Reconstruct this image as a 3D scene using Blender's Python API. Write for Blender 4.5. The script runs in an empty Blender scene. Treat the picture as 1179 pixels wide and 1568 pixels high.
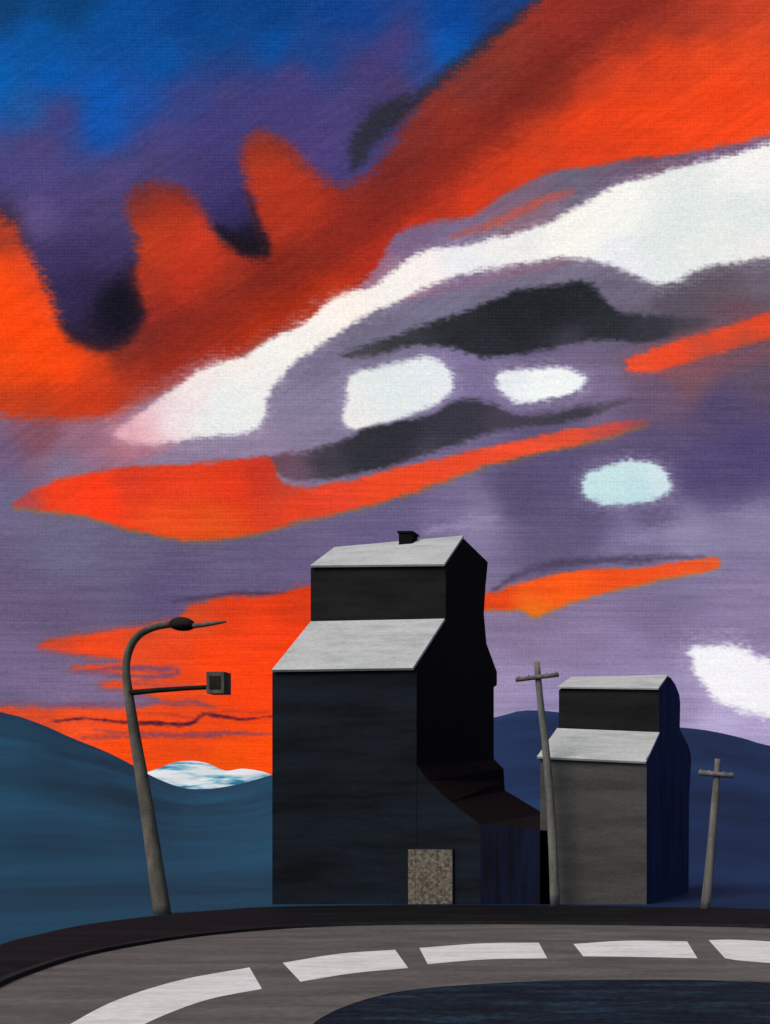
import bpy, bmesh, math
import numpy as np
from mathutils import Vector
S=0.7            # metres per survey unit
HC=4.24          # eye height in survey units
FX=1500.0; VX=1314.0; HY=1290.0
def W(x,y,d,dz=0.0):
    """sight-line reading (x,y) at true distance d -> world metres"""
    return Vector(((x-VX)/FX*d*S, d*S, (HC+(HY-y)/FX*d)*S+dz))
def G(x,y,z=0.0):
    """point on the ground plane"""
    d=HC*FX/(y-HY)
    return Vector(((x-VX)/FX*d*S, d*S, z))
def lin(h):
    h=h.lstrip('#'); c=[int(h[i:i+2],16)/255 for i in (0,2,4)]
    return [v/12.92 if v<=.04045 else ((v+.055)/1.055)**2.4 for v in c]
scene=bpy.context.scene
scene.view_settings.view_transform='Standard'; scene.view_settings.look='None'; scene.view_settings.exposure=0
# ------------------------------------------------------------ materials
def paint_mat(name,cols,scale=(1,1,1),nscale=1.0,rough=.85,bump=.08,detail=6,lo=.35,hi=.65,weave=.07):
    m=bpy.data.materials.new(name); m.use_nodes=True; nt=m.node_tree; N=nt.nodes; L=nt.links
    b=N['Principled BSDF']; b.inputs['Roughness'].default_value=rough
    b.inputs['Specular IOR Level'].default_value=.1
    geo=N.new('ShaderNodeNewGeometry'); mp=N.new('ShaderNodeMapping'); mp.inputs['Scale'].default_value=scale
    L.new(geo.outputs['Position'],mp.inputs['Vector'])
    n=N.new('ShaderNodeTexNoise'); n.inputs['Scale'].default_value=nscale; n.inputs['Detail'].default_value=detail; n.inputs['Roughness'].default_value=.65
    L.new(mp.outputs[0],n.inputs['Vector'])
    r=N.new('ShaderNodeValToRGB'); el=r.color_ramp.elements
    k=len(cols)
    while len(el)<k: el.new(.5)
    for i,c in enumerate(cols):
        el[i].position=lo+(hi-lo)*i/(k-1); el[i].color=(*lin(c),1)
    L.new(n.outputs['Fac'],r.inputs['Fac'])
    mp2=N.new('ShaderNodeMapping'); mp2.inputs['Scale'].default_value=(.6,.6,1.5)
    L.new(geo.outputs['Position'],mp2.inputs['Vector'])
    n2=N.new('ShaderNodeTexNoise'); n2.inputs['Scale'].default_value=9; n2.inputs['Detail'].default_value=3
    L.new(mp2.outputs[0],n2.inputs['Vector'])
    mr=N.new('ShaderNodeMapRange'); mr.inputs['From Min'].default_value=.3; mr.inputs['From Max'].default_value=.7
    mr.inputs['To Min'].default_value=1-weave*2; mr.inputs['To Max'].default_value=1+weave*2
    L.new(n2.outputs['Fac'],mr.inputs['Value'])
    mx=N.new('ShaderNodeVectorMath'); mx.operation='SCALE'
    L.new(r.outputs['Color'],mx.inputs[0]); L.new(mr.outputs[0],mx.inputs['Scale'])
    L.new(mx.outputs[0],b.inputs['Base Color'])
    if bump>0:
        bp=N.new('ShaderNodeBump'); bp.inputs['Strength'].default_value=bump; bp.inputs['Distance'].default_value=.04
        L.new(n.outputs['Fac'],bp.inputs['Height']); L.new(bp.outputs[0],b.inputs['Normal'])
    return m
HS=(.18,.18,1.2)
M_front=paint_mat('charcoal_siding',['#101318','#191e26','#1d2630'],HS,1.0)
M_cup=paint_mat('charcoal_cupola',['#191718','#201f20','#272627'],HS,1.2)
M_side=paint_mat('black_shaded_siding',['#0a0a0b','#0e0e0f','#121213'],(1,1,.3),.8)  # darker than the front siding: side-face shade put into the colour
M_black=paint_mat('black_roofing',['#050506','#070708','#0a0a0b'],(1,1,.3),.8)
M_shed=paint_mat('navy_siding',['#0b0e18','#10152a','#161c34'],(2,2,.2),1.0)
M_roof=paint_mat('grey_metal_roof',['#a9acab','#bbbdbb','#c4c5c3'],(.4,1.5,1.5),1.0,rough=.8,weave=.05)
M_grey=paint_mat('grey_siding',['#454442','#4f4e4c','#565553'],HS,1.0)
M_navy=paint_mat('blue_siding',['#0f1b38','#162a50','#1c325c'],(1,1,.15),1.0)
M_door=paint_mat('weathered_door',['#4b453f','#6f675b','#8a8172'],(3,3,3),2.0,weave=.15)
M_frame=paint_mat('door_trim',['#1c1d20','#26272b'],(1,1,1),2)
M_pole=paint_mat('weathered_pole',['#5c5a56','#706d68','#807d76'],(3,3,.5),1.0)
M_lamp=paint_mat('lamp_metal',['#4c4741','#625c53','#777166'],(2,2,.5),.8)
M_dark=paint_mat('dark_iron',['#1c1816','#2c2622'],(1,1,1),2)
M_asph=paint_mat('asphalt',['#575452','#625e5a','#6f6a65'],(.35,1.2,1),.8,weave=.08)
M_verge=paint_mat('dark_shoulder',['#09090a','#0f0f11','#19191b'],(.3,1,1),.7)
M_kerb=paint_mat('dark_kerb',['#1d1c1c','#2b2a2a'],(1,1,1),1)
M_mark=paint_mat('road_paint',['#d6d3cd','#e6e3de','#efedea'],(.5,1.5,1),1.2,weave=.04)
M_grass=paint_mat('dusk_grass',['#0d151e','#15212d','#223846'],(.4,1.6,1),1.3,weave=.3)
M_hillL=paint_mat('blue_hillside',['#14394e','#19475f','#1f5470'],(.03,.03,.12),.8,weave=.03,bump=0,detail=4)
M_hillR=paint_mat('navy_hillside',['#142745','#183056','#1d3b62'],(.03,.03,.12),.8,weave=.03,bump=0,detail=4)
M_snow=paint_mat('snow_and_ice',['#2f7fa0','#8cc4d4','#cfe6ea','#eef6f6'],(.03,.03,.12),1.0,lo=.36,hi=.54,weave=0,bump=0,detail=3)
# ------------------------------------------------------------ helpers
def mk(name,verts,faces,mats,mi=None,parent=None,smooth=False):
    me=bpy.data.meshes.new(name); me.from_pydata([tuple(v) for v in verts],[],faces)
    for m in (mats if isinstance(mats,list) else [mats]): me.materials.append(m)
    if mi: 
        for p,i in zip(me.polygons,mi): p.material_index=i
    bm=bmesh.new(); bm.from_mesh(me); bmesh.ops.recalc_face_normals(bm,faces=bm.faces); bm.to_mesh(me); bm.free()
    if smooth:
        for p in me.polygons: p.use_smooth=True
    o=bpy.data.objects.new(name,me); scene.collection.objects.link(o)
    if parent: o.parent=parent
    return o
def empty(name):
    e=bpy.data.objects.new(name,None); scene.collection.objects.link(e); return e
def box(name,a,b,mat,parent=None):
    x0,y0,z0=a; x1,y1,z1=b
    v=[(x0,y0,z0),(x1,y0,z0),(x1,y1,z0),(x0,y1,z0),(x0,y0,z1),(x1,y0,z1),(x1,y1,z1),(x0,y1,z1)]
    f=[(0,1,2,3),(4,5,6,7),(0,1,5,4),(1,2,6,5),(2,3,7,6),(3,0,4,7)]
    return mk(name,v,f,mat,parent=parent)
def cr(P,k=5,closed=False):
    P=[np.array(p,float) for p in P]; n=len(P); out=[]
    rng=range(n) if closed else range(n-1)
    for i in rng:
        p0=P[(i-1)%n] if closed or i>0 else 2*P[0]-P[1]
        p1=P[i]; p2=P[(i+1)%n]
        p3=P[(i+2)%n] if closed or i<n-2 else 2*P[-1]-P[-2]
        for j in range(k):
            t=j/k
            out.append(.5*(2*p1+(p2-p0)*t+(2*p0-5*p1+4*p2-p3)*t*t+(3*p1-p0-3*p2+p3)*t**3))
    if not closed: out.append(P[-1])
    return out
def tube(name,path,rad,mat,parent=None,seg=12):
    pts=[Vector(p) for p in path]; V=[];F=[]
    for i,p in enumerate(pts):
        d=(pts[min(i+1,len(pts)-1)]-pts[max(i-1,0)]).normalized()
        a=d.cross(Vector((0,1,0))); 
        if a.length<1e-3: a=d.cross(Vector((1,0,0)))
        a.normalize(); b=d.cross(a).normalized()
        for k in range(seg):
            t=2*math.pi*k/seg; V.append(p+(a*math.cos(t)+b*math.sin(t))*rad[i])
    for i in range(len(pts)-1):
        for k in range(seg):
            F.append((i*seg+k,i*seg+(k+1)%seg,(i+1)*seg+(k+1)%seg,(i+1)*seg+k))
    F.append(tuple(range(seg))); F.append(tuple((len(pts)-1)*seg+k for k in range(seg)))
    return mk(name,V,F,mat,parent=parent,smooth=True)
# ------------------------------------------------------------ grain elevators
def elevator(prof,x0,x1,mats,matidx,parent,ldrop={}):
    """prof: list of (depth,z) around the end wall; extruded from x0 to x1"""
    n=len(prof)
    V=[(x0*S,d*S,(z-ldrop.get(i,0))*S) for i,(d,z) in enumerate(prof)]+[(x1*S,d*S,z*S) for d,z in prof]
    F=[tuple(range(n)),tuple(range(n,2*n))]+[(i,(i+1)%n,(i+1)%n+n,i+n) for i in range(n)]
    return mk('walls',V,F,mats,mi=[2,2]+matidx,parent=parent)
def slab(name,L0,R0,L1,R1,th,mat,parent):
    u=(Vector(R0)-Vector(L0)); v=(Vector(L1)-Vector(L0)); n=u.cross(v).normalized()
    if n.z<0: n=-n
    q=[Vector(p)*S for p in (L0,R0,R1,L1)]
    V=[p+n*.01 for p in q]+[p+n*(th+.01) for p in q]
    return mk(name,V,[(0,1,2,3),(4,5,6,7),(0,1,5,4),(1,2,6,5),(2,3,7,6),(3,0,4,7)],mat,parent=parent)
E=empty('grain_elevator')
XL,XR=-40.07,-30.2
prof=[(67,0),(67,15.95),(71.7,20.3),(71.7,24.4),(75,27.5),(79.9,27.1),(79.4,25),(79.05,22.7),(79.6,20.4),(81.9,18.5),(81.9,17.4),(81.2,17.1),(81.2,0)]
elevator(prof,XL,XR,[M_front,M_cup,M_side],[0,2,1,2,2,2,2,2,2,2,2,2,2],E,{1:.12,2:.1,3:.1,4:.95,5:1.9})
slab('lower_roof',(XL+.15,66.8,15.85),(XR-.12,66.8,15.98),(XL+.1,71.66,20.25),(XR+.0,71.66,20.45),.12,M_roof,E)
slab('upper_roof',(XL+.1,71.5,24.3),(XR+.02,71.5,24.4),(XL+.0,75.05,26.72),(XR+.0,75.05,27.6),.1,M_roof,E)
c=W(625,827,74.6)
box('roof_vent',(c.x-.36,c.y-.3,c.z-.8),(c.x+.36,c.y+.3,c.z+.28),M_side,E)
box('roof_vent_cap',(c.x-.42,c.y-.36,c.z+.28),(c.x+.42,c.y+.36,c.z+.38),M_side,E)
# drive shed
F=[(638.5,1385),(638.5,1172),(655,1195),(690,1228),(735,1262),(838,1272),(850,1385)]
B=[(748,1369.5),(757,1163),(771,1177),(772,1195),(773,1210),(833,1246),(843,1369.5)]
V=[W(x,y,67.0) for x,y in F]+[W(x,y,80) for x,y in B]+[W(735,1385,67.0)]; n=len(F); q=2*n
FC=[(0,1,2,3,4,q),(q,4,5,6),tuple(range(n,2*n))]+[(i,(i+1)%n,(i+1)%n+n,i+n) for i in range(n-1)]
mk('drive_shed',V,FC,[M_front,M_shed,M_black],mi=[0,1,2]+[2]*(n-1),parent=E)
a=W(625,1385,66.9); b=W(693,1300,66.9)
nb=6; w=(b.x-a.x)/nb
for i in range(nb):
    box('door_plank_%d'%i,(a.x+i*w+.006,66.9*S-.03,0.02),(a.x+(i+1)*w-.006,67*S-.004,b.z),M_door,E)
box('door_lintel',(a.x-.04,66.9*S-.05,b.z),(b.x+.04,67*S-.004,b.z+.04),M_frame,E)
box('door_jamb_l',(a.x-.04,66.9*S-.05,0),(a.x,67*S-.004,b.z),M_frame,E)
box('door_jamb_r',(b.x,66.9*S-.05,0),(b.x+.04,67*S-.004,b.z),M_frame,E)
# second elevator
E2=empty('grain_elevator')
xl,xr=-21.75,-14.47
prof=[(67,0),(67,9.9),(71.2,12.3),(71.2,15.3),(74.4,16.85),(75.6,16.95),(77.5,16.75),(79.3,16.2),(79.7,15.6),(79.5,13.5),(80.6,13.1),(83.2,12.6),(84.6,12.0),(84.9,11.2),(84.3,9.5),(83.9,8),(83.6,0)]
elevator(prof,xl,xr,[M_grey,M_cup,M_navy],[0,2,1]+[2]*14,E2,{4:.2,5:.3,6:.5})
slab('lower_roof',(xl-.15,66.8,9.95),(xr+.0,66.8,9.6),(xl-.1,71.15,12.4),(xr+.05,71.15,12.1),.1,M_roof,E2)
slab('upper_roof',(xl-.05,71.0,15.4),(xr+.0,71.0,15.3),(xl-.1,74.6,16.72),(xr+.0,74.6,16.9),.08,M_roof,E2)
# ------------------------------------------------------------ street lamp
LP=empty('street_lamp')
D=57.8; k=D/FX*S
path=cr([(249,1402),(240,1340),(229,1265),(217,1190),(207,1130),(198,1070),(193,1025),(198,995),(212,973),(235,961),(262,956)],4)
P=[W(x,y,D) for x,y in path]; P[0].z=-.05
R=[ (11.5-6.5*min(1,i/24))*k for i in range(len(P))]
tube('mast',P,R,M_lamp,LP)
def ell(name,c,r,mat,parent):
    bm=bmesh.new(); bmesh.ops.create_uvsphere(bm,u_segments=20,v_segments=12,radius=1)
    me=bpy.data.meshes.new(name)
    for v in bm.verts:
        v.co=Vector((v.co.x*r[0],v.co.y*r[1],(v.co.z if v.co.z>0 else v.co.z*.75)*r[2]))+c
    bm.to_mesh(me); bm.free(); me.materials.append(mat)
    for p in me.polygons: p.use_smooth=True
    o=bpy.data.objects.new(name,me); scene.collection.objects.link(o); o.parent=parent; return o
ell('lamp_head',W(279,957,D),(19*k,12*k,12*k),M_dark,LP)
tube('head_spike',[W(x,y,D) for x,y in [(288,959),(310,957),(330,954),(346,952)]],[4*k,3.6*k,3*k,1.5*k],M_lamp,LP)
tube('lower_arm',[W(x,y,D) for x,y in [(199,1061),(240,1057),(285,1054),(325,1052)]],[4.5*k,4*k,3.5*k,3.5*k],M_dark,LP)
a=W(322,1063,D); b=W(349,1030,D)
box('floodlight',(a.x,a.y-.25,a.z),(b.x,a.y+.2,b.z),M_lamp,LP)
box('floodlight_lens',(a.x+.14,a.y-.28,a.z+.18),(b.x-.14,a.y-.255,b.z-.18),M_dark,LP)
# ------------------------------------------------------------ utility poles
def upole(D,pts,w0,w1,arm,aw):
    U=empty('utility_pole'); k=D/FX*S
    c=cr(pts,4); P=[W(x,y,D) for x,y in c]; P[0].z=-.05
    tube('pole',P,[(w0+(w1-w0)*i/(len(P)-1))*k/2 for i in range(len(P))],M_pole,U)
    a=W(*arm[0],D-.25); b=W(*arm[1],D-.25)
    tube('crossarm',[a,(a+b)/2,b],[aw*k/2]*3,M_pole,U,seg=6)
    for t in (.06,.3,.72,.94):
        p=a.lerp(b,t); tube('insulator',[p,p+Vector((0,0,.07)),p+Vector((0,0,.16))],[.035,.06,.03],M_pole,U,seg=8)
upole(65.5,[(850,1386),(847,1310),(843,1235),(836,1150),(828,1080),(822,1014)],15,9,[(790,1041),(855,1033)],7)
upole(62.5,[(1080,1393),(1086,1330),(1093,1250),(1097,1200),(1099,1162)],16,9,[(1070,1183),(1123,1188)],8)
# ------------------------------------------------------------ road
def ribbon(name,A,B,z,mat,k=8,h=0):
    A=cr(A,k);B=cr(B,k); m=min(len(A),len(B)); V=[];F=[]
    rows=5
    ga=[G(*p) for p in A[:m]]; gb=[G(*p) for p in B[:m]]
    for a,b in zip(ga,gb):
        for r in range(rows):
            q=a.lerp(b,r/(rows-1)); q.z=z; V.append(q)
    for i in range(m-1):
        for r in range(rows-1):
            F.append((i*rows+r,i*rows+r+1,(i+1)*rows+r+1,(i+1)*rows+r))
    return mk(name,V,F,mat)
vo=[(-700,2000),(-400,1690),(-160,1510),(0,1447),(60,1431),(130,1416),(240,1402),(330,1394),(420,1388.5),(600,1385.8),(850,1386.5),(1000,1389),(1179,1392),(1400,1400),(1800,1420),(2600,1470)]
ro=[(-420,2100),(-220,1740),(-80,1560),(0,1512),(60,1487),(130,1465),(220,1447),(320,1433),(450,1422),(600,1417),(800,1416),(1000,1418),(1179,1422),(1400,1432),(1800,1460),(2600,1540)]
ri=[(200,2300),(330,1850),(400,1680),(440,1610),(480,1568),(500,1555),(520,1545),(570,1528),(640,1515),(760,1506),(900,1501),(1050,1501),(1179,1505),(1400,1520),(1800,1570),(2600,1720)]
ribbon('road_shoulder',vo,ro,.004,M_verge)
ribbon('road',ro,ri,.008,M_asph)
kp=[G(*p) for p in cr(ro,8)]; V=[];Fk=[]
for i,p in enumerate(kp):
    t=(kp[min(i+1,len(kp)-1)]-kp[max(i-1,0)]).normalized(); nn=Vector((-t.y,t.x,0))
    a=p-nn*0; b=p+nn*.18
    V+= [a,a+Vector((0,0,.11)),b+Vector((0,0,.11)),b]
for i in range(len(kp)-1):
    for r in range(3): Fk.append((i*4+r,i*4+r+1,(i+1)*4+r+1,(i+1)*4+r))
mk('kerb',V,Fk,M_kerb)
RM=empty('road_marking')
def dash(A,B):
    A=cr(A,6);B=cr(B,6); V=[G(*p,.012) for p in A]+[G(*p,.012) for p in B]; n=len(A)
    mk('dash',V,[(i,i+1,n+i+1,n+i) for i in range(n-1)],M_mark,parent=RM)
dash([(85,1582),(170,1536),(270,1503),(382,1482)],[(190,1585),(250,1556),(320,1531),(401,1515)])
dash([(433,1475),(520,1461),(605,1455)],[(460,1504),(540,1491),(625,1483)])
dash([(642,1452),(740,1445),(825,1444)],[(655,1477),(740,1470),(838,1468)])
dash([(878,1446),(960,1441),(1052,1442)],[(893,1465),(980,1466),(1068,1468)])
dash([(1085,1440),(1140,1440),(1280,1449)],[(1110,1468),(1150,1473),(1310,1484)])
dash([(1350,1452),(1430,1458),(1520,1466)],[(1390,1488),(1470,1495),(1560,1506)])
# ------------------------------------------------------------ ground, hills, mountain
mk('ground',[(-3000,-1500,0),(3000,-1500,0),(3000,3000,0),(-3000,3000,0)],[(0,1,2,3)],M_grass)
def hill(name,ridge,dr,x0,x1,mat,step=12):
    xs=np.arange(x0,x1+1,step); rx=[p[0] for p in ridge]; ry=[p[1] for p in ridge]
    vox=[p[0] for p in vo]; voy=[p[1] for p in vo]
    V=[];F=[];nr=26
    for x in xs:
        yy=np.interp(x,rx,ry); zr=HC+(HY-yy)/FX*dr
        d0=HC*FX/(np.interp(x,vox,voy)-HY)*.985
        for r in range(nr+6):
            if r<=nr:
                t=r/nr; d=d0+(dr-d0)*t; s=max(0,(d-95)/(dr-95)); s=s**1.35
                z=zr*s+.25*math.sin(x*.011+r*.7)*math.sin(r*.33)*s*(1-t)*4
            else:
                t=(r-nr)/6; d=dr*(1+.5*t); z=zr*(1-t*t*.9)
            V.append(((x-VX)/FX*d*S,d*S,z*S+.002))
    R=nr+6
    for i in range(len(xs)-1):
        for r in range(R-1): F.append((i*R+r,i*R+r+1,(i+1)*R+r+1,(i+1)*R+r))
    return mk(name,V,F,mat,smooth=True)
cL=cr([(-900,1000),(-500,1010),(-200,1050),(0,1090),(60,1108),(110,1130),(160,1150),(200,1170),(240,1192),(290,1208),(350,1204),(415,1187),(500,1160),(600,1130)],4)
cR=cr([(600,1130),(690,1110),(760,1098),(800,1088),(850,1090),(900,1098),(1000,1110),(1080,1118),(1140,1131),(1179,1142),(1300,1160),(1600,1150),(2200,1120),(3200,1100)],4)
hill('hill',cL,300,-900,600,M_hillL)
hill('hill',cR,300,600,3200,M_hillR,step=16)
top=cr([(170,1260),(205,1225),(236,1189),(250,1176),(265,1168),(292,1165),(318,1169),(345,1180),(370,1177),(395,1180),(415,1186),(440,1200),(480,1240)],4)
V=[];Fm=[];nr=9
for i,(x,y) in enumerate(top):
    for r in range(nr):
        t=r/(nr-1); d=900-260*t; zt=HC+(HY-y)/FX*900
        z=zt*(1-t)**1.1+(4*math.sin(i*.7+r*1.1)+2*math.sin(i*1.9-r))*t*(1-t)
        V.append(((x+ (3*math.sin(r*1+i*.5) if r else 0)-VX)/FX*900*S,d*S,z*S))
for i in range(len(top)-1):
    for r in range(nr-1): Fm.append((i*nr+r,i*nr+r+1,(i+1)*nr+r+1,(i+1)*nr+r))
mk('snowy_mountain',V,Fm,M_snow,smooth=True)
# ------------------------------------------------------------ sky dome with sunset clouds
def axis(a,b,lo,hi,fine,coarse):
    return np.concatenate([np.arange(lo,a,coarse),np.arange(a,b,fine),np.arange(b,hi+1,coarse)])
ax=axis(-20,1200,-900,3300,1.6,30); ay=axis(-20,1220,-900,1320,1.5,30)
X,Y=np.meshgrid(ax,ay); sh=X.shape; X=X.ravel();Y=Y.ravel()
def vnoise(x,y,seed):
    r=np.random.RandomState(seed).rand(256,256)
    xi=np.floor(x).astype(int);yi=np.floor(y).astype(int);fx=x-xi;fy=y-yi
    fx=fx*fx*(3-2*fx);fy=fy*fy*(3-2*fy)
    g=lambda i,j:r[(yi+j)%256,(xi+i)%256]
    return (g(0,0)*(1-fx)+g(1,0)*fx)*(1-fy)+(g(0,1)*(1-fx)+g(1,1)*fx)*fy
def fb(x,y,s,o=3): return sum(vnoise(x*2**i,y*2**i,s+i)*.5**i for i in range(o))/sum(.5**i for i in range(o))-.5
WX=X+10*fb(X/45,Y/30,1)+5*fb(X/12,Y/5,5,2); WY=Y+8*fb(X/60,Y/28,11)+4*fb(X/16,Y/5,15,2)
# canvas weave (woven threads catch or miss the dry brush) 
weave=.5*np.sin(Y*2*math.pi/5.2+3*fb(X/60,Y/50,77,2))+.5*np.sin(X*2*math.pi/5.6+3*fb(X/50,Y/60,87,2))*.6
patch=np.clip(.5+2.2*fb(X/55,Y/28,91,3),0,1)
dry=fb(X/7,Y/2.6,95,2)+.22*weave*patch
def field(samples,x,y,p=3.8,eps=26):
    num=np.zeros((len(x),3));den=np.zeros(len(x))
    for sx,sy,c in samples:
        c=np.array([int(c[i:i+2],16)/255 for i in (0,2,4)])
        w=1/((x-sx)**2+(y-sy)**2+eps**2)**(p/2)*1e4; num+=w[:,None]*c; den+=w
    return num/den[:,None]
def sdf(poly,x,y):
    d=np.full(len(x),1e9); ins=np.zeros(len(x),bool); n=len(poly)
    for i in range(n):
        x1,y1=poly[i];x2,y2=poly[(i+1)%n]; dx,dy=x2-x1,y2-y1; l=dx*dx+dy*dy
        if l<1e-9: continue
        t=np.clip(((x-x1)*dx+(y-y1)*dy)/l,0,1)
        d=np.minimum(d,(x-x1-t*dx)**2+(y-y1-t*dy)**2)
        if dy!=0:
            cnd=((y1>y)!=(y2>y)); ins^=cnd&(x<(dx*(y-y1)/dy+x1))
    d=np.sqrt(d); return np.where(ins,d,-d)
C=field([(0,700,'75617f'),(60,680,'80566c'),(130,665,'9a6c80'),(30,760,'6f6888'),(400,690,'8f7f9c'),(260,690,'8d7b98'),(480,560,'77708a'),(440,620,'857c98'),(560,500,'6f6a80'),(650,465,'757088'),(760,430,'736d84'),(870,412,'787188'),(960,440,'6f677c'),(1100,430,'5f5560'),(1160,420,'6b6170'),(1040,460,'5a5260'),(1120,480,'6b4d58'),(710,570,'80749a'),(730,590,'7a6c92'),(820,550,'6d6080'),(950,530,'6a5f78'),(920,590,'7b6a8c'),(500,610,'857c98'),(1000,610,'6b5670'),(1060,580,'7a5560'),(1150,560,'5e4f63'),(1000,680,'5a4f72'),(1100,620,'51466a'),(1150,700,'4d4470'),(1080,720,'514872'),(800,750,'564c6e'),(850,710,'5a5074'),(900,800,'5d5477'),(700,790,'6f6388'),(720,800,'8a80a0'),(600,800,'675d82'),(400,860,'655b7c'),(100,850,'6b6884'),(200,850,'665f7c'),(30,900,'675a7a'),(100,930,'655876'),(250,900,'5f5478'),(450,890,'665a7e'),(40,1040,'77668a'),(130,1070,'7c6a8c'),(20,1075,'6b5f80'),(850,850,'625878'),(1050,820,'8d86a8'),(1150,800,'827a9c'),(960,830,'7a7296'),(1000,790,'645a7c'),(1130,740,'544b74'),(900,970,'8b7a9e'),(800,970,'857495'),(1000,930,'7c6f92'),(1150,930,'8a7a9e'),(1100,1110,'b3a5cc'),(950,1010,'8f80a8'),(780,1060,'9d8db2'),(1050,1080,'9a8bb2'),(1150,1120,'ab9cc6'),(820,1080,'9184ac')],WX,WY)
def layer(poly,samples,soft,off=0,warp=1.0,op=1.0,smooth=True,k=4,dr=1.0):
    global C
    P=cr(poly,k,True) if smooth else poly
    A=np.array(P); m=soft*2+30
    x=X+(WX-X)*warp; y=Y+(WY-Y)*warp
    s=np.where((x>A[:,0].min()-m)&(x<A[:,0].max()+m)&(y>A[:,1].min()-m)&(y<A[:,1].max()+m))[0]
    if len(s)==0:return
    d=sdf(P,x[s],y[s])+off+dry[s]*soft*1.5*dr
    a=np.clip(d/(2*soft)+.5,0,1); a=a*a*(3-2*a)*op
    q=a>0; s=s[q]; a=a[q][:,None]
    col=field(samples,WX[s],WY[s]) if len(samples)>1 else np.array([int(samples[0][2][i:i+2],16)/255 for i in (0,2,4)])[None,:]
    C[s]=C[s]*(1-a)+col*a
def line(pts,w,col,soft=3,op=1,warp=.7):
    P=cr(pts,4); A=[];B=[];n=len(P)
    for i,p in enumerate(P):
        t=P[min(i+1,n-1)]-P[max(i-1,0)]; t/=np.hypot(*t)+1e-9; nn=np.array([-t[1],t[0]])
        ww=w*(.25+.75*math.sin(math.pi*(i+.5)/n)); A.append(p+nn*ww/2);B.append(p-nn*ww/2)
    layer(A+B[::-1],[(0,0,col)],soft,warp=warp,op=op,smooth=False)
# blue / violet upper sky
layer([(-1500,-1500),(3500,-1500),(3500,300),(1200,200),(600,420),(300,560),(0,560),(-1500,560)],
 [(0,0,'123f70'),(100,10,'0e4176'),(60,60,'0f529a'),(300,30,'0c4288'),(180,40,'0d4b94'),(250,100,'0c4f9c'),(420,20,'0d3f80'),(420,70,'0c4c98'),(520,20,'104088'),(0,130,'0c5cae'),(80,110,'0b55a8'),(160,150,'0c55ae'),(160,195,'1352ac'),(220,160,'1e4c9c'),(40,160,'1f549a'),(560,30,'16428c'),(700,30,'0d4494'),(690,75,'0e54ac'),(760,30,'1c3c78'),(640,100,'2f4688'),(540,70,'2a4080'),(480,80,'1c4488'),(330,60,'0c468a'),(340,100,'263f80'),(90,180,'41407a'),(60,230,'4f4479'),(30,260,'4a457c'),(60,330,'5e5084'),(100,300,'4e4278'),(280,150,'39407e'),(250,210,'4a427e'),(350,140,'453f76'),(320,200,'443c76'),(450,120,'483e77'),(560,100,'4a3b6f'),(600,70,'483c76'),(520,180,'4c4178'),(480,220,'4d3e77'),(420,170,'463c74'),(560,180,'453d6c'),(610,130,'4a3c68'),(340,280,'40376c'),(300,260,'473c70'),(360,320,'382f60'),(20,420,'40305a'),(100,400,'3c335e'),(150,380,'40365f'),(110,450,'332b4e'),(130,450,'302848'),(180,470,'1b1828'),(150,520,'2a2034'),(10,350,'3c2c44'),(380,370,'1d1824'),(240,250,'4c4272'),(180,270,'4f4478'),(160,320,'4c416e'),(800,-200,'0b3a80'),(-300,0,'0c4080'),(-300,300,'3a3c70')],30)
line([(540,262),(556,215),(590,178),(630,150)],38,'2c2d38',10,.9)
line([(590,200),(650,148),(705,104),(762,60),(820,15),(880,-40)],30,'2a2a34',12,.85)
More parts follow.
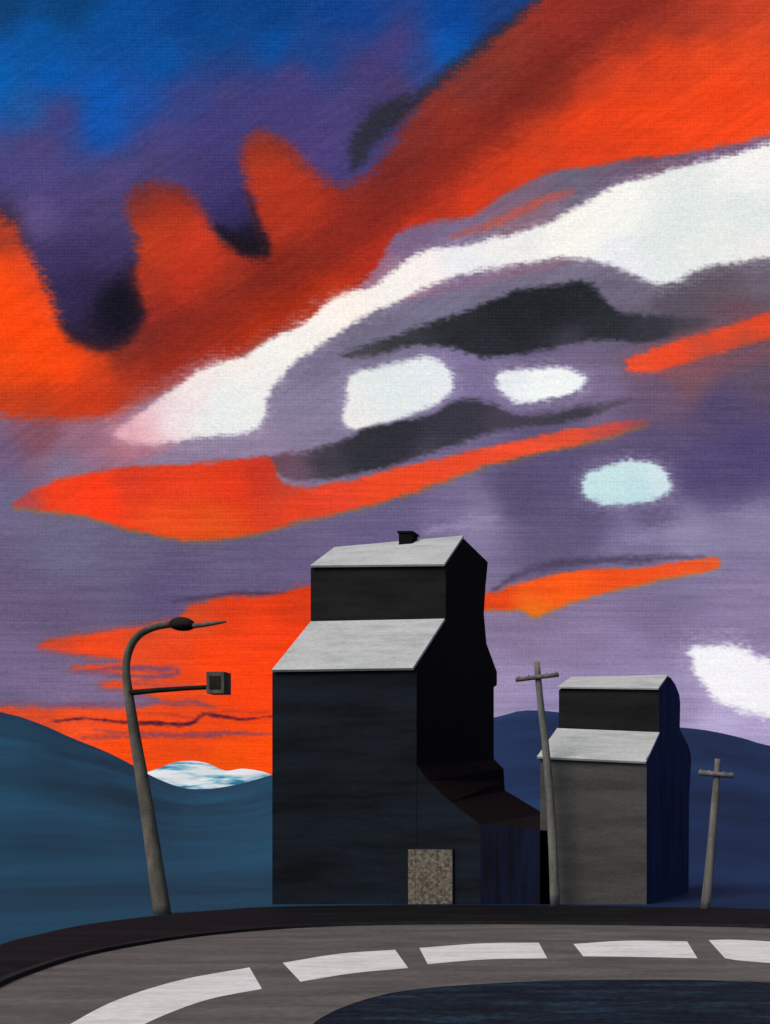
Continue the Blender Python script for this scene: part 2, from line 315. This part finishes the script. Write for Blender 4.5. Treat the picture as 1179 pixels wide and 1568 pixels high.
# great red cloud
RED=[(930,-140),(870,-50),(840,-15),(805,20),(765,55),(715,95),(665,140),(625,185),(595,228),(570,260),(540,283),(510,284),(480,262),(445,225),(410,203),(385,208),(372,235),(376,280),(392,330),(408,375),(403,395),(370,388),(338,365),(312,330),(290,296),(255,280),(218,280),(198,300),(198,335),(212,380),(205,410),(206,445),(214,482),(200,512),(160,533),(122,524),(97,500),(76,450),(50,400),(25,362),(0,332),(-300,200),(-900,100),(-900,650),(0,640),(60,648),(130,645),(185,634),(240,610),(330,570),(480,500),(700,400),(1000,290),(1300,200),(3400,-300),(3400,-900),(1700,-900)]
layer(RED,[(0,420,'fc4a12'),(40,500,'ff4610'),(20,460,'ff4810'),(10,560,'f24a14'),(100,560,'ff4812'),(60,545,'fc480f'),(0,370,'a03a28'),(40,410,'d84422'),(50,430,'e84620'),(75,470,'f04a1c'),(60,620,'b83c20'),(0,620,'c04020'),(150,600,'c83a1e'),(110,625,'c83c1e'),(150,560,'e0441c'),(200,560,'b03622'),(190,540,'743028'),(255,320,'a83420'),(220,300,'733030'),(250,290,'843028'),(240,380,'c43c20'),(300,370,'cc3a22'),(250,350,'b83a20'),(290,430,'c03420'),(320,400,'c03622'),(360,410,'a23224'),(240,480,'922c26'),(225,520,'752a26'),(235,430,'a83422'),(250,560,'942a1c'),(260,590,'9c2a1a'),(200,600,'b8381e'),(290,520,'942c20'),(330,510,'982c1c'),(350,440,'a03220'),(400,420,'80281d'),(360,480,'962c1c'),(440,400,'8a2a1c'),(420,470,'9c2c18'),(400,235,'963424'),(400,270,'b83822'),(440,290,'b63622'),(410,330,'a83424'),(430,340,'b03420'),(480,320,'b03420'),(480,360,'a03020'),(520,320,'962c22'),(500,390,'8e2a1c'),(450,450,'962a1a'),(400,510,'ac3018'),(340,545,'a43020'),(560,350,'982a20'),(560,400,'b43020'),(520,440,'c43418'),(470,480,'b03018'),(620,300,'8c2c22'),(590,270,'742a28'),(540,300,'8a2e26'),(650,200,'80302a'),(680,250,'9a3022'),(630,240,'7c2e2a'),(700,180,'923226'),(740,210,'a83424'),(640,340,'c83420'),(590,370,'b83020'),(720,310,'d83c1e'),(680,300,'b83422'),(760,250,'cc3a20'),(720,140,'7a3430'),(760,120,'7e342c'),(760,170,'842e26'),(800,80,'84342a'),(800,150,'742a24'),(860,60,'8e3028'),(840,100,'7c2c26'),(860,110,'822c24'),(850,150,'983224'),(800,190,'b43824'),(820,210,'d84220'),(800,260,'dc3e1c'),(870,190,'e4401c'),(900,180,'f0421a'),(900,130,'c03c26'),(960,70,'a03426'),(900,80,'8e3028'),(960,110,'e04420'),(930,110,'c43e24'),(1000,180,'f4461a'),(950,160,'f2441a'),(1000,220,'ea421c'),(900,235,'e0401e'),(1100,150,'f2441a'),(1050,200,'f2461c'),(1150,180,'f4461c'),(1080,90,'f04a20'),(1150,80,'ea4a22'),(1020,90,'e4441f'),(1050,40,'a43828'),(1100,30,'b43c28'),(1150,20,'c44028'),(1170,50,'d84826'),(950,10,'903028'),(1000,20,'963228'),(860,20,'963028'),(900,20,'923028')],13)
line([(190,560),(280,500),(410,430),(520,370),(600,305),(690,235),(800,150),(870,80),(960,20),(1060,-20)],62,'762620',34,.55)
line([(205,300),(232,285),(265,290),(300,320)],20,'6a3036',10,.5)
line([(378,225),(400,212),(430,225),(470,265)],18,'703438',9,.5)
line([(330,345),(360,368),(385,380),(406,372),(408,392)],22,'1e1822',7,.85)
line([(405,380),(392,335),(378,295)],10,'2a1c26',6,.6)
line([(95,495),(125,520),(165,530),(202,505),(208,450),(200,400)],18,'231a28',11,.6)
layer([(150,470),(185,430),(205,450),(208,490),(180,520),(150,505)],[(0,0,'17151f')],20,op=.7)
# mauve bank above the white cloud
layer([(540,455),(580,405),(607,358),(660,340),(720,330),(780,292),(850,264),(920,252),(1000,240),(1080,230),(1250,205),(1250,300),(900,400),(620,460)],[(620,370,'7a6486'),(700,345,'7c6a8a'),(800,300,'756078'),(880,275,'6b6478'),(930,270,'6c5c74'),(1000,250,'6e5268'),(1100,238,'705270'),(580,420,'9a6a80'),(800,330,'8a6878')],6)
line([(690,362),(760,340),(830,308),(880,292)],12,'b85448',6,.8)
line([(180,630),(260,585),(340,545)],30,'a86878',16,.4)
layer([(-200,700),(-50,668),(60,650),(150,645),(230,630),(290,640),(250,690),(120,740),(0,790),(-200,860)],[(0,700,'715a7a'),(60,665,'84505e'),(130,665,'98697e'),(200,650,'c07888'),(100,720,'80708e'),(0,760,'6c6688')],16)
# white cloud
WH=[(175,664),(200,642),(235,620),(280,585),(330,557),(375,545),(420,518),(468,490),(500,462),(540,446),(580,430),(620,402),(660,383),(720,374),(770,360),(830,345),(880,320),(940,286),(1000,270),(1060,251),(1120,238),(1179,220),(1400,170),(2000,100),(2000,380),(1400,370),(1179,394),(1120,402),(1070,413),(1030,432),(1000,432),(960,414),(920,402),(870,396),(820,400),(770,410),(710,420),(650,440),(600,465),(550,490),(500,520),(460,548),(430,575),(412,605),(403,640),(380,660),(300,672),(220,678)]
layer(WH,[(500,500,'b4a8bc')],20,off=4,op=.5)
layer(WH,[(200,660,'dc9fae'),(235,640,'ecc4ca'),(215,655,'e8b4be'),(260,640,'f2e8ea'),(300,600,'f6e6e4'),(350,620,'eaefed'),(330,650,'e6ebea'),(400,570,'eef0ee'),(380,560,'faeee6'),(450,520,'f7f3ec'),(540,470,'fdf2ea'),(600,440,'f8f2ec'),(650,410,'faf0ee'),(700,395,'ececef'),(780,380,'f0eeed'),(880,360,'f8f6ee'),(950,320,'f8f6f0'),(1000,380,'e2e8e7'),(1050,330,'e3e9e7'),(1150,260,'f6f4f0'),(1150,330,'e0e7e6'),(1100,380,'e8ece8'),(960,400,'ececf1'),(1160,390,'efebe9')],5.5)
def blob(poly,samples,soft=5.5,halo='a297b5',hs=20):
    layer(poly,[(0,0,halo)],hs,off=6,op=.6); layer(poly,samples,soft)
blob([(538,573),(570,562),(600,555),(650,546),(672,552),(690,572),(692,592),(672,612),(640,630),(600,643),(560,655),(535,655),(527,640),(530,612),(528,590)],[(600,600,'e3eaea'),(660,570,'e6eaee'),(540,640,'eceae9')])
blob([(760,576),(800,568),(850,562),(890,572),(892,588),(870,603),(830,615),(790,618),(770,603)],[(830,590,'f2f7f6'),(780,580,'e8eaf0')])
layer([(520,543),(560,526),(620,508),(670,490),(710,480),(750,462),(790,445),(840,437),(880,431),(912,440),(932,464),(955,480),(1000,483),(1060,484),(1120,486),(1080,502),(1040,515),(1000,525),(940,522),(890,525),(830,535),(780,545),(740,550),(700,535),(670,530),(620,530),(560,545)],[(540,538,'47464e'),(620,520,'393a40'),(700,500,'2a2c31'),(780,490,'23262b'),(850,480,'212429'),(900,470,'25282d'),(930,500,'2c2f35'),(1000,505,'36353d'),(1060,495,'4c4650'),(1110,490,'665764'),(750,535,'2b2d34'),(870,520,'3d3a46')],6)
line([(940,462),(975,468),(1010,480)],10,'6a6370',8,.6)
layer([(405,702),(470,690),(520,675),(560,655),(610,645),(660,635),(690,615),(720,609),(760,622),(800,636),(850,632),(900,620),(965,611),(900,638),(830,650),(760,660),(700,680),(650,695),(600,713),(540,724),(480,738),(440,735),(415,722)],[(420,712,'6b4a58'),(450,725,'6b5264'),(500,705,'3e3c46'),(560,690,'2f3038'),(620,670,'2d2e36'),(680,640,'383743'),(720,622,'3b3845'),(780,645,'45404e'),(870,635,'3e3c46'),(950,615,'544c5c'),(650,690,'443e4c')],6)
# lower red streaks
A=[(20,770),(80,737),(150,723),(240,713),(330,708),(400,701),(420,712),(428,738),(470,747),(520,737),(580,723),(640,709),(700,695),(760,682),(820,668),(870,657),(920,649),(995,645),(930,668),(860,685),(790,700),(740,712),(680,735),(620,755),(560,774),(500,788),(440,802),(380,817),(300,826),(250,820),(200,808),(130,790),(70,780)]
layer([(x,y+4) for x,y in A],[(0,0,'9a6a30')],6,op=.7)
layer(A,[(40,768,'b04a50'),(80,755,'f8401c'),(150,760,'ff3c1a'),(250,740,'e23c20'),(250,800,'ec4e20'),(200,730,'d63c26'),(350,750,'e83c1e'),(330,800,'e2501e'),(400,730,'c83424'),(450,770,'ec4222'),(440,745,'b04030'),(500,765,'e8452c'),(600,735,'f04a26'),(700,710,'ea4a2a'),(780,690,'f04e30'),(860,670,'e45034'),(940,655,'c04c44'),(990,646,'8a4e5c')],4.5)
Bp=[(956,552),(975,543),(1000,536),(1040,522),(1080,508),(1120,496),(1179,479),(1400,420),(1400,480),(1179,520),(1130,533),(1080,547),(1040,560),(1000,570),(968,568)]
layer(Bp,[(0,0,'8a5058')],14,off=6,op=.6)
layer(Bp,[(970,556,'f05030'),(1030,545,'ea4a28'),(1100,515,'e2482a'),(1160,495,'f04826'),(1150,520,'b04a38'),(1090,540,'b84c3c')],5)
line([(1010,578),(1090,562),(1180,540),(1260,520)],26,'84525c',12,.6)
line([(748,912),(790,882),(850,864),(930,858),(1000,856),(1080,852)],12,'4b4058',6,.75)
Cc=[(730,912),(760,905),(790,894),(850,880),(920,873),(1000,867),(1060,857),(1094,852),(1100,866),(1060,878),(1000,890),(950,900),(900,915),(860,928),(822,944),(790,932),(760,934),(730,936)]
layer([(x,y+3) for x,y in Cc],[(0,0,'b07a30')],5,op=.8)
layer(Cc,[(760,918,'e0441c'),(830,905,'f2521c'),(860,890,'ff5a1a'),(950,885,'f05020'),(1050,868,'ee5428'),(1090,858,'e0582c'),(820,935,'f0741c')],4)
# sunset glow on the left
line([(265,920),(340,911),(420,908),(500,906)],8,'3c3352',4,.8)
Dd=[(520,910),(400,914),(330,918),(290,926),(268,948),(210,960),(130,971),(62,988),(115,1002),(175,1010),(185,1016),(110,1024),(170,1032),(190,1042),(155,1050),(200,1056),(245,1072),(215,1084),(140,1086),(60,1085),(-60,1078),(-200,1080),(-200,1300),(560,1300),(570,1100)]
layer([(x,y) for x,y in Dd],[(0,0,'b0483c')],9,off=4,op=.6)
layer(Dd,[(80,987,'d0482c'),(150,985,'f04820'),(230,965,'d84a2c'),(300,940,'d44a28'),(350,935,'e03e1a'),(450,930,'d83a18'),(400,980,'f8421a'),(250,1000,'ea4620'),(330,1010,'ff4414'),(400,1040,'fb4212'),(220,1040,'e4502a'),(300,1080,'e8481e'),(380,1085,'f64416'),(60,1095,'d44a2a'),(120,1115,'f05024'),(200,1140,'f84a14'),(300,1140,'ee4a16'),(400,1150,'fa4c10'),(350,1170,'f05010'),(450,1000,'f83e12')],4)
line([(120,1030),(190,1024),(270,1026),(240,1036),(160,1036)],9,'6e4a70',4,.8)
line([(185,1046),(240,1048),(300,1052),(350,1060)],6,'9a4a50',4,.6)
line([(60,1082),(150,1080),(220,1078),(290,1076),(330,1084)],9,'7a4c66',4,.7)
line([(75,1106),(130,1102),(200,1106),(270,1110),(296,1106),(310,1094),(340,1098),(372,1102),(418,1098)],6,'4a1c34',2.5,.95)
line([(200,1092),(260,1094),(300,1100),(330,1090),(410,1092)],5,'b03a30',3,.6)
line([(140,1118),(220,1124),(300,1126),(360,1124),(416,1126)],8,'8a4458',3.5,.85)
line([(110,1132),(180,1128),(240,1132)],5,'90404c',3,.7)
# remaining white blobs
blob([(900,725),(935,712),(970,705),(1010,714),(1028,738),(1020,760),(985,768),(950,772),(910,769),(893,750)],[(950,740,'c6e2e5'),(1010,735,'d2e5e9'),(980,760,'bcdce2')],5.5,'8f86a8')
blob([(1058,995),(1090,989),(1135,992),(1165,1006),(1200,1015),(1260,1025),(1300,1080),(1230,1105),(1170,1097),(1120,1085),(1090,1065),(1068,1035)],[(1150,1050,'f4f2f8'),(1090,1010,'f6f4f8')],8,'b9acd0',30)
layer([(960,820),(1040,800),(1179,775),(1300,770),(1300,830),(1150,845),(1040,838)],[(0,0,'8d86a6')],16,op=.6)
line([(650,812),(720,800),(760,795)],14,'948aaa',10,.7)
# brush streaks and canvas grain
a=math.radians(-32); u=X*math.cos(a)+Y*math.sin(a); v=-X*math.sin(a)+Y*math.cos(a)
diag=fb(u/80,v/7,31,3); hor=fb(X/70,Y/4.5,41,3)
wd=np.clip((760-(Y+.35*(X-600)))/300,0,1)
st=diag*wd*.8+hor*(1-.4*wd)
lum=C.mean(1)
amp=np.where(lum>.75,.045,.16)
C=C*(1+(amp*st)[:,None])+((.008+.022*patch*np.where(lum>.75,.5,1))*weave)[:,None]+(.045*fb(X/3.2,Y/2.2,51,2))[:,None]
C=np.clip(C,0,1)
lc=np.where(C<=.04045,C/12.92,((C+.055)/1.055)**2.4)
R=2600.0
dx=(X-VX)/FX; dz=(HY-Y)/FX; ln=np.sqrt(dx*dx+1+dz*dz)
co=np.stack([dx/ln*R,R/ln,dz/ln*R+HC*S],1)
ny,nx=sh
I=np.arange(nx*ny).reshape(ny,nx)
q=np.stack([I[:-1,:-1],I[:-1,1:],I[1:,1:],I[1:,:-1]],-1).reshape(-1,4)
me=bpy.data.meshes.new('sky')
me.vertices.add(len(co)); me.vertices.foreach_set('co',co.astype(np.float32).ravel())
me.loops.add(q.size); me.loops.foreach_set('vertex_index',q.ravel().astype(np.int32))
me.polygons.add(len(q)); me.polygons.foreach_set('loop_start',(np.arange(len(q))*4).astype(np.int32)); me.polygons.foreach_set('loop_total',np.full(len(q),4,np.int32))
me.update(calc_edges=True)
at=me.color_attributes.new('cloud_colour','FLOAT_COLOR','POINT')
at.data.foreach_set('color',np.concatenate([lc,np.ones((len(lc),1))],1).astype(np.float32).ravel())
sky=bpy.data.objects.new('sky',me); scene.collection.objects.link(sky)
m=bpy.data.materials.new('sunset_sky'); m.use_nodes=True; nt=m.node_tree; N=nt.nodes; L=nt.links
N.remove(N['Principled BSDF']); em=N.new('ShaderNodeEmission')
atn=N.new('ShaderNodeAttribute'); atn.attribute_name='cloud_colour'
geo=N.new('ShaderNodeNewGeometry'); mp=N.new('ShaderNodeMapping'); mp.inputs['Scale'].default_value=(.12,.12,.3)
L.new(geo.outputs['Position'],mp.inputs['Vector'])
n=N.new('ShaderNodeTexNoise'); n.inputs['Scale'].default_value=1.6; n.inputs['Detail'].default_value=3; L.new(mp.outputs[0],n.inputs['Vector'])
mr=N.new('ShaderNodeMapRange'); mr.inputs['From Min'].default_value=.3; mr.inputs['From Max'].default_value=.7; mr.inputs['To Min'].default_value=.9; mr.inputs['To Max'].default_value=1.1
L.new(n.outputs['Fac'],mr.inputs['Value'])
vm=N.new('ShaderNodeVectorMath'); vm.operation='SCALE'; L.new(atn.outputs['Color'],vm.inputs[0]); L.new(mr.outputs[0],vm.inputs['Scale'])
L.new(vm.outputs[0],em.inputs['Color']); L.new(em.outputs[0],N['Material Output'].inputs['Surface'])
me.materials.append(m)
try: m.cycles.emission_sampling='NONE'
except Exception: pass
# ------------------------------------------------------------ world, sun, camera
w=bpy.data.worlds.new('World'); scene.world=w; w.use_nodes=True
wn=w.node_tree; bg=wn.nodes['Background']; sk=wn.nodes.new('ShaderNodeTexSky'); sk.sky_type='NISHITA'; sk.sun_disc=False
sunel=math.radians(48); sd=Vector((-.45,-1,0)).normalized()
sk.sun_elevation=sunel; sk.sun_rotation=math.atan2(sd.x,sd.y)
bg.inputs['Strength'].default_value=.08
wn.links.new(sk.outputs[0],bg.inputs['Color'])
sl=bpy.data.lights.new('sun','SUN'); sl.energy=2.3; sl.angle=math.radians(35); sl.color=(1,.92,.82)
so=bpy.data.objects.new('sun',sl); scene.collection.objects.link(so)
dirv=Vector((sd.x*math.cos(sunel),sd.y*math.cos(sunel),math.sin(sunel)))
so.rotation_euler=dirv.to_track_quat('Z','Y').to_euler(); so.location=dirv*200
cd=bpy.data.cameras.new('camera'); cam=bpy.data.objects.new('camera',cd); scene.collection.objects.link(cam)
cam.location=(0,0,HC*S); cam.rotation_euler=(math.pi/2,0,0)
cd.sensor_width=36; cd.lens=36*FX/1568; cd.shift_x=-(VX-589.5)/1568; cd.shift_y=(HY-784)/1568
cd.clip_start=.1; cd.clip_end=8000
scene.camera=cam
